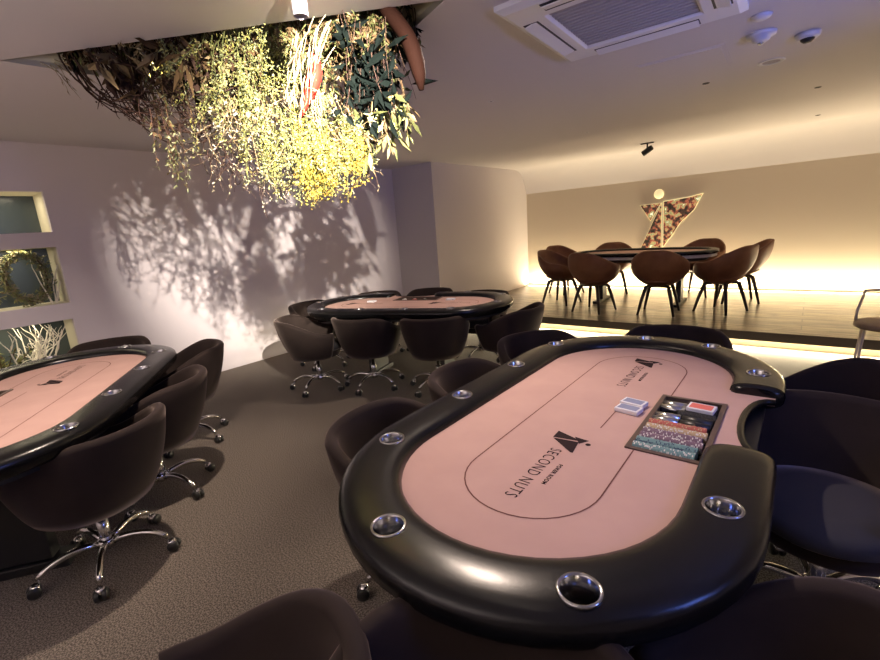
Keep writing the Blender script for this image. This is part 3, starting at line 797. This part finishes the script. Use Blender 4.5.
# yellow sprays in the middle
ys = [(1.05, .14, 2.54, .50), (1.14, .10, 2.56, .62), (1.22, .06, 2.56, .50), (1.32, .10, 2.52, .60), (1.42, .05, 2.54, .45), (1.50, .09, 2.44, .30), (1.68, .10, 2.24, .40), (1.26, .02, 2.30, .42), (1.48, .0, 2.12, .40), (1.54, .04, 2.08, .38), (1.60, .02, 2.04, .34), (1.78, .10, 2.10, .32), (1.36, .06, 2.02, .24), (1.52, .06, 1.92, .22)]
for s, d, z, L in ys:
    bunch('yellow_blossom_spray', s, d, z, down - N_ * .12 + E_ * rnd.uniform(-.35, .35), L, .2, 9, 85, .015, ['l_grn', 'l_yel', 'l_yel2', 'l_yel2', 'l_sage'], 'fluff', .28, .2)
for i in range(8):
    bunch('sage_spray', .72 + i * .16, .12, 2.5, down + E_ * rnd.uniform(0, .3), .32 + .15 * rnd.random(), .14, 7, 26, .030, ['l_brn', 'l_sage', 'l_grn', 'l_brn'], 'leaf')
# right side sprays, browned to stand in for the dimmer light there
for i in range(12):
    bunch('olive_spray', 1.45 + i * .055, .12, 2.60, down + E_ * rnd.uniform(-.5, .35) - N_ * .2, .32, .2, 8, 34, .036, ['l_brn', 'l_brn', 'l_grn', 'l_tan', 'l_grn'], 'leaf')
# cream grass stalks
for i in range(4):
    bunch('cream_grass_bunch', 1.74 - i * .03, -.04, 2.46 - i * .05, down * .9 - E_ * (.75 - i * .2), .34, .09, 6, 3, .07, ['l_crm', 'l_tan', 'l_crm'], 'long', .05, .12)
for i in range(4):
    bunch('brown_pod_bunch', 1.78 + i * .08, .10, 2.10 + i * .03, down, .24, .2, 8, 8, .085, ['l_brn', 'l_tan', 'l_grn', 'l_yel2'], 'leaf')
# white tipped twigs at the bottom
for s, z, e_ in ((1.0, 2.05, -.2), (1.12, 2.0, .2), (1.22, 1.98, .3), (1.35, 1.95, .0), (1.1, 1.92, .5), (1.3, 1.9, .3), (1.75, 1.92, .3), (1.68, 1.95, -.1), (1.82, 1.95, -.1), (1.45, 1.9, .2), (1.58, 1.95, .2)):
    bunch('white_tipped_twigs', s, .10, z, down + E_ * e_, .26, .5, 9, 6, .020, ['l_twig', 'l_pale', 'l_crm'], 'leaf', .28, .05)
# large dark green blades and the red leaf
def blade(name, pts, wid, m, th=.004):
    V = []; F = []; n = len(pts)
    pts = [Vector(p) for p in pts]; nn = Vector((.542, -.84, 0))
    for i, p in enumerate(pts):
        t = (pts[min(i + 1, n - 1)] - pts[max(0, i - 1)]).normalized(); sd = t.cross(nn).normalized(); w = wid * math.sin(PI * (.06 + .90 * i / (n - 1))) ** .8
        V += [p - sd * w / 2 - nn * .006, p + nn * th, p + sd * w / 2 - nn * .006, p - nn * th]
    for i in range(n - 1):
        for k in range(4): F.append((4 * i + k, 4 * i + (k + 1) % 4, 4 * i + 4 + (k + 1) % 4, 4 * i + 4 + k))
    F.append((3, 2, 1, 0)); F.append(tuple(4 * (n - 1) + k for k in range(4)))
    return obj(name, fixn(mesh(name, V, F)), m, ins)
for s_, z_, L_ in ((1.86, 2.50, .40), (1.90, 2.46, .48), (1.94, 2.42, .46), (1.98, 2.46, .42), (1.92, 2.34, .36)):
    bunch('dark_green_leaf_bunch', s_, .04, z_, down + E_ * .05, L_, .08, 5, 7, .11, ['l_twig', 'l_dark', 'l_dark', 'l_dark'], 'leaf', .08, .2)
blade('red_leaf', bez(HG(1.665, -.03, 2.34), HG(1.70, -.04, 2.28), HG(1.64, -.04, 2.18), HG(1.60, -.03, 2.12), 8), .075, M['l_red'])
blade('red_leaf', bez(HG(1.64, -.03, 2.28), HG(1.65, -.04, 2.22), HG(1.61, -.04, 2.14), HG(1.57, -.03, 2.07), 8), .05, M['l_red'])
# curved dark pod at the right
pts = bez(HG(2.0, .04, 2.56), HG(2.06, .02, 2.42), HG(2.15, .0, 2.42), HG(2.165, .0, 2.14), 12)
obj('brown_curved_pod', tubem('pod', pts, [.03, .034, .036, .037, .037, .037, .038, .039, .040, .040, .038, .031, .012], 12), M['l_maroon'], ins)
for s_, z_, L_ in ((1.56, 2.12, .38), (1.62, 2.06, .36), (1.66, 2.02, .30), (1.80, 2.0, .26), (1.60, 1.98, .28)):
    bunch('golden_blossom_spray', s_, .02, z_, down + E_ * rnd.uniform(-.1, .1), L_, .16, 9, 90, .016, ['l_grn', 'l_gold', 'l_yel', 'l_gold'], 'fluff', .12, .25)
for s_, z_, e_ in ((1.15, 2.2, .6), (1.25, 2.15, .5), (1.35, 2.2, .4), (1.45, 2.1, .5), (1.3, 2.05, .7), (1.7, 2.15, -.2), (1.75, 2.0, .4), (1.1, 2.1, .3), (1.55, 2.2, -.3), (1.5, 2.0, .2)):
    f = FB()
    for k in range(5):
        P = walk(HG(s_, -.02, z_) + rv(.03), down + E_ * e_ + rv(.4), rnd.uniform(.15, .32), 10, .30, .02)
        f.stem(P, [.0022 - .00012 * q for q in range(11)], 0, 4)
        for q in range(6): f.leaf(P[rnd.randint(4, 10)], rv(1), rnd.uniform(.015, .03), .008, 1)
    f.build('pale_curly_twigs', [M['l_tan'], M['l_pale']], ins)
# dark curling branches to the left
for i in range(30):
    s0 = rnd.uniform(.22, .75); L = rnd.uniform(.25, .62)
    a = HG(s0, rnd.uniform(.05, .25), 2.56)
    z1 = 2.32 - .40 * rnd.random() * (s0 + .3); s1 = s0 + rnd.uniform(.10, .40)
    c = HG(s0 + .04, .12, (2.5 + z1) / 2); e2 = HG(s1, rnd.uniform(0, .25), z1 - rnd.uniform(0, .12)); e3 = HG(s1 + rnd.uniform(.14, .42), rnd.uniform(0, .25), z1 + rnd.uniform(-.05, .18))
    f = FB(); P = bez(a, c, e2, e3, 12); P = [p + rv(.004) for p in P]
    f.stem(P, [.0052 - .00028 * k for k in range(13)], 0, 5)
    for k in range(5):
        j = rnd.randint(5, 12); f.stem(walk(P[j], (P[min(12, j + 1)] - P[j - 1]).normalized() + rv(.7), rnd.uniform(.05, .12), 5, .25, 0), [.003, .0026, .0022, .002, .0018, .0015], 0, 4)
        f.blob(P[j] + rv(.01), .006, 0)
    f.build('curling_branch', [M['l_twig']], ins)
# hanging eucalyptus string with clustered leaves
for s, z, n in ((.80, 2.22, 1), (.86, 2.15, 1), (.78, 2.1, 1)):
    bunch('hanging_eucalyptus', s, .06, z, down, .34, .1, 3, 26, .026, ['l_twig', 'l_grn', 'l_brn', 'l_sage'], 'leaf', .12, .2)
# thin stems at the leftmost tip, pale
for i in range(1):
    bunch('pale_grass_tip', .16, .16, 2.53, E_ * .8 + down * .5, .22, .16, 10, 3, .05, ['l_crm', 'l_tan'], 'long', .05, .05)
bunch('pale_bloom', .72, .04, 2.52, down * .4 + E_, .1, .3, 5, 8, .045, ['l_tan', 'l_crm', 'l_tan'], 'leaf')
bunch('yellow_green_spray', .86, .04, 2.52, down * .6 + E_, .2, .25, 6, 22, .03, ['l_brn', 'l_yel2', 'l_sage'], 'leaf')

# niche flowers
def niche_root(name, loc, label): r = empty(name, loc); return tag(r, label, 'dried flowers')
nr = niche_root('dried_flower_ring', (XL - .18, .74, 1.068), 'pale ring of dried flowers standing in the middle wall niche')
f = FB(); P = []
for k in range(41):
    a = 2 * PI * k / 40 + .4; P.append(Vector((0, .145 * math.cos(a) + .07, .265 + .215 * math.sin(a))))
f.stem(P, .008, 0, 6)
for k in range(1100):
    j = rnd.randrange(40); q = P[j] + rv(.018); f.leaf(q, (P[j + 1] - P[j]).normalized() + rv(.9), rnd.uniform(.03, .06), .016, rnd.randint(1, 3))
f.build('flower_ring', [M[x] for x in ('l_brn', 'l_yel2', 'l_crm', 'l_sage')], nr)
nr.location = (XL - .18, .74, 1.068)
nr2 = niche_root('dried_branches', (XL - .15, .5, 1.068), 'heap of pale dried branches and leaves at the left of the middle niche')
f = FB()
for k in range(26):
    p = Vector((rnd.uniform(-.1, .08), rnd.uniform(-.28, .05), 0)); pt = walk(p, Vector((rnd.gauss(0, .3), rnd.gauss(.3, .6), 1)), rnd.uniform(.2, .42), 7, .18, 0)
    f.stem(pt, .004, 0, 4)
    for j in range(16): f.leaf(pt[rnd.randrange(7)], rv(1) + Vector((0, 0, .4)), rnd.uniform(.03, .06), .02, rnd.randint(1, 3))
f.build('leafy_branches', [M[x] for x in ('l_crm', 'l_yel2', 'l_sage', 'l_tan')], nr2)
nr4 = niche_root('dried_twigs', (XL - .2, .95, 1.068), 'upright pale twigs at the right side of the middle niche')
f = FB()
for k in range(5):
    pt = walk(Vector((rnd.uniform(-.05, .08), rnd.uniform(-.04, .05), 0)), Vector((0, rnd.gauss(0, .15), 1)), .49, 8, .13, -.1); f.stem(pt, [.007, .006, .006, .005, .005, .004, .004, .003, .002], 0, 5)
f.build('twigs', [M['l_wht']], nr4)
nr3 = niche_root('dried_branches', (XL - .2, .62, .45), 'bleached forking branches standing in the lowest niche')
f = FB()
for k in range(15):
    pt = walk(Vector((rnd.uniform(-.08, .08), rnd.uniform(.0, .22), 0)), Vector((0, rnd.gauss(.15, .5), 1)), .46, 8, .2, -.12); f.stem(pt, [.009, .008, .007, .006, .006, .005, .004, .003, .002], 0, 5)
    for j in range(3):
        q = rnd.randint(2, 6); f.stem(walk(pt[q], Vector((0, rnd.gauss(0, .8), 1)), .16, 5, .25, -.1), [.005, .004, .004, .003, .002, .002], 0, 5)
f.build('forked_branches', [M['l_wht']], nr3)
nr5 = niche_root('dried_foliage', (XL - .15, .40, .45), 'green dried foliage at the left of the lowest niche')
f = FB()
for k in range(22):
    p = Vector((rnd.uniform(-.1, .08), rnd.uniform(-.25, .2), 0)); pt = walk(p, Vector((rnd.gauss(0, .3), rnd.gauss(.1, .4), 1)), rnd.uniform(.2, .40), 7, .15, 0)
    f.stem(pt, .004, 0, 4)
    for j in range(18): f.leaf(pt[rnd.randrange(7)], rv(1) + Vector((0, 0, .4)), rnd.uniform(.04, .07), .02, rnd.randint(1, 3))
f.build('leaves', [M[x] for x in ('l_brn', 'l_sage', 'l_grn', 'l_yel2')], nr5)

# ------------------------------------------------------------------ lights
def area(name, loc, rot, sx, sy, e, col, spread=180):
    l = bpy.data.lights.new(name, 'AREA'); l.shape = 'RECTANGLE'; l.size = sx; l.size_y = sy; l.energy = e; l.color = col; l.spread = R(spread)
    o = bpy.data.objects.new(name, l); C.objects.link(o); o.location = loc; o.rotation_euler = rot; return o
def spot(name, loc, target, e, ang, blend, col, rad=.03):
    l = bpy.data.lights.new(name, 'SPOT'); l.energy = e; l.spot_size = R(ang); l.spot_blend = blend; l.color = col; l.shadow_soft_size = rad
    o = bpy.data.objects.new(name, l); C.objects.link(o); o.location = loc
    o.rotation_euler = (Vector(target) - Vector(loc)).to_track_quat('-Z', 'Y').to_euler(); return o
WARM = (1, .80, .50)
W2 = (1, .86, .70)
LX = (XP + XR) / 2; LL = XR - XP - .1
area('led_back_up', (LX, YB - .12, HS + .0125), (R(180), 0, 0), LL, .028, 118, WARM)
area('led_stage', (LX, YS + .09, HB - .03), (R(-60), 0, 0), LL, .02, 150, (1, .86, .58))
# the visible spotlight's lamp
spot('spot_flowers', (LP.x, LP.y, 2.338), (-2.25, 1.75, 1.75), 34, 75, .8, W2, .018)
# ceiling spot before the installation: shines through the flowers on to the left wall
spot('spot_wall', (-.12, .66, 2.46), (-5.42, 3.15, 1.3), 2700, 37, 1.0, (1, .88, .72), .016)
# downlights over tables
spot('down_main', (-1.5, 2.0, 2.46), (-.75, 1.4, .76), 120, 80, .9, (1, .80, .66), .03)
spot('down_left', (-2.3, .9, 2.46), (-3.3, .35, .76), 150, 100, .9, (1, .80, .66), .025)
spot('down_floor', (-1.2, 2.5, 2.47), (-1.65, 1.1, 0), 1000, 92, 1, W2, .02)
spot('down_mid', (-2.16, 3.464, 2.46), (-3.1, 3.2, .76), 70, 90, .9, (1, .80, .66), .03)
for i, (a, b, c, d) in enumerate(NI):
    area('niche_lamp', (XL - .2, (a + b) / 2, d - .01), (0, 0, 0), .1, .5, (2.0, 2.6, 2.2)[i], (1, .86, .6))
area('blue_glow', (1.5, 1.1, 1.85), (Vector((-1.2, .3, .1))).to_track_quat('-Z', 'Y').to_euler(), .3, .7, 13, (.16, .26, 1))
spot('blue_up', (1.7, 1.9, 1.5), (-.2, 2.95, 2.5), 120, 60, 1, (.18, .26, 1), .1)
area('added_ceiling_fill', (-1.6, -1.6, 1.6), (PI, 0, 0), 3.0, .8, 66, (1, .86, .78))  # unseen fill added behind the camera, aimed up to brighten ceiling and room
W = bpy.data.worlds.new('w'); sc.world = W; W.use_nodes = True
W.node_tree.nodes['Background'].inputs[0].default_value = (.02, .02, .025, 1)

# ------------------------------------------------------------------ camera
cam = bpy.data.cameras.new('camera'); co = bpy.data.objects.new('camera', cam); C.objects.link(co); sc.camera = co
yaw, pitch, roll = .696192, .222336, -.074305
cy, sy, cp, sp_ = math.cos(yaw), math.sin(yaw), math.cos(pitch), math.sin(pitch)
fw = Vector((-sy * cp, cy * cp, -sp_)); rt = Vector((cy, sy, 0)); up = rt.cross(fw)
r_ = rt * math.cos(roll) + up * math.sin(roll); u_ = -rt * math.sin(roll) + up * math.cos(roll)
co.matrix_world = Matrix(((r_.x, u_.x, -fw.x, 0), (r_.y, u_.y, -fw.y, 0), (r_.z, u_.z, -fw.z, 1.5), (0, 0, 0, 1)))
cam.sensor_width = 36; cam.lens = 447.856 / 880 * 36; cam.clip_start = .02
sc.view_settings.view_transform = 'Standard'; sc.view_settings.look = 'None'; sc.view_settings.exposure = .32; sc.view_settings.gamma = 1; sc.view_settings.use_curve_mapping = False
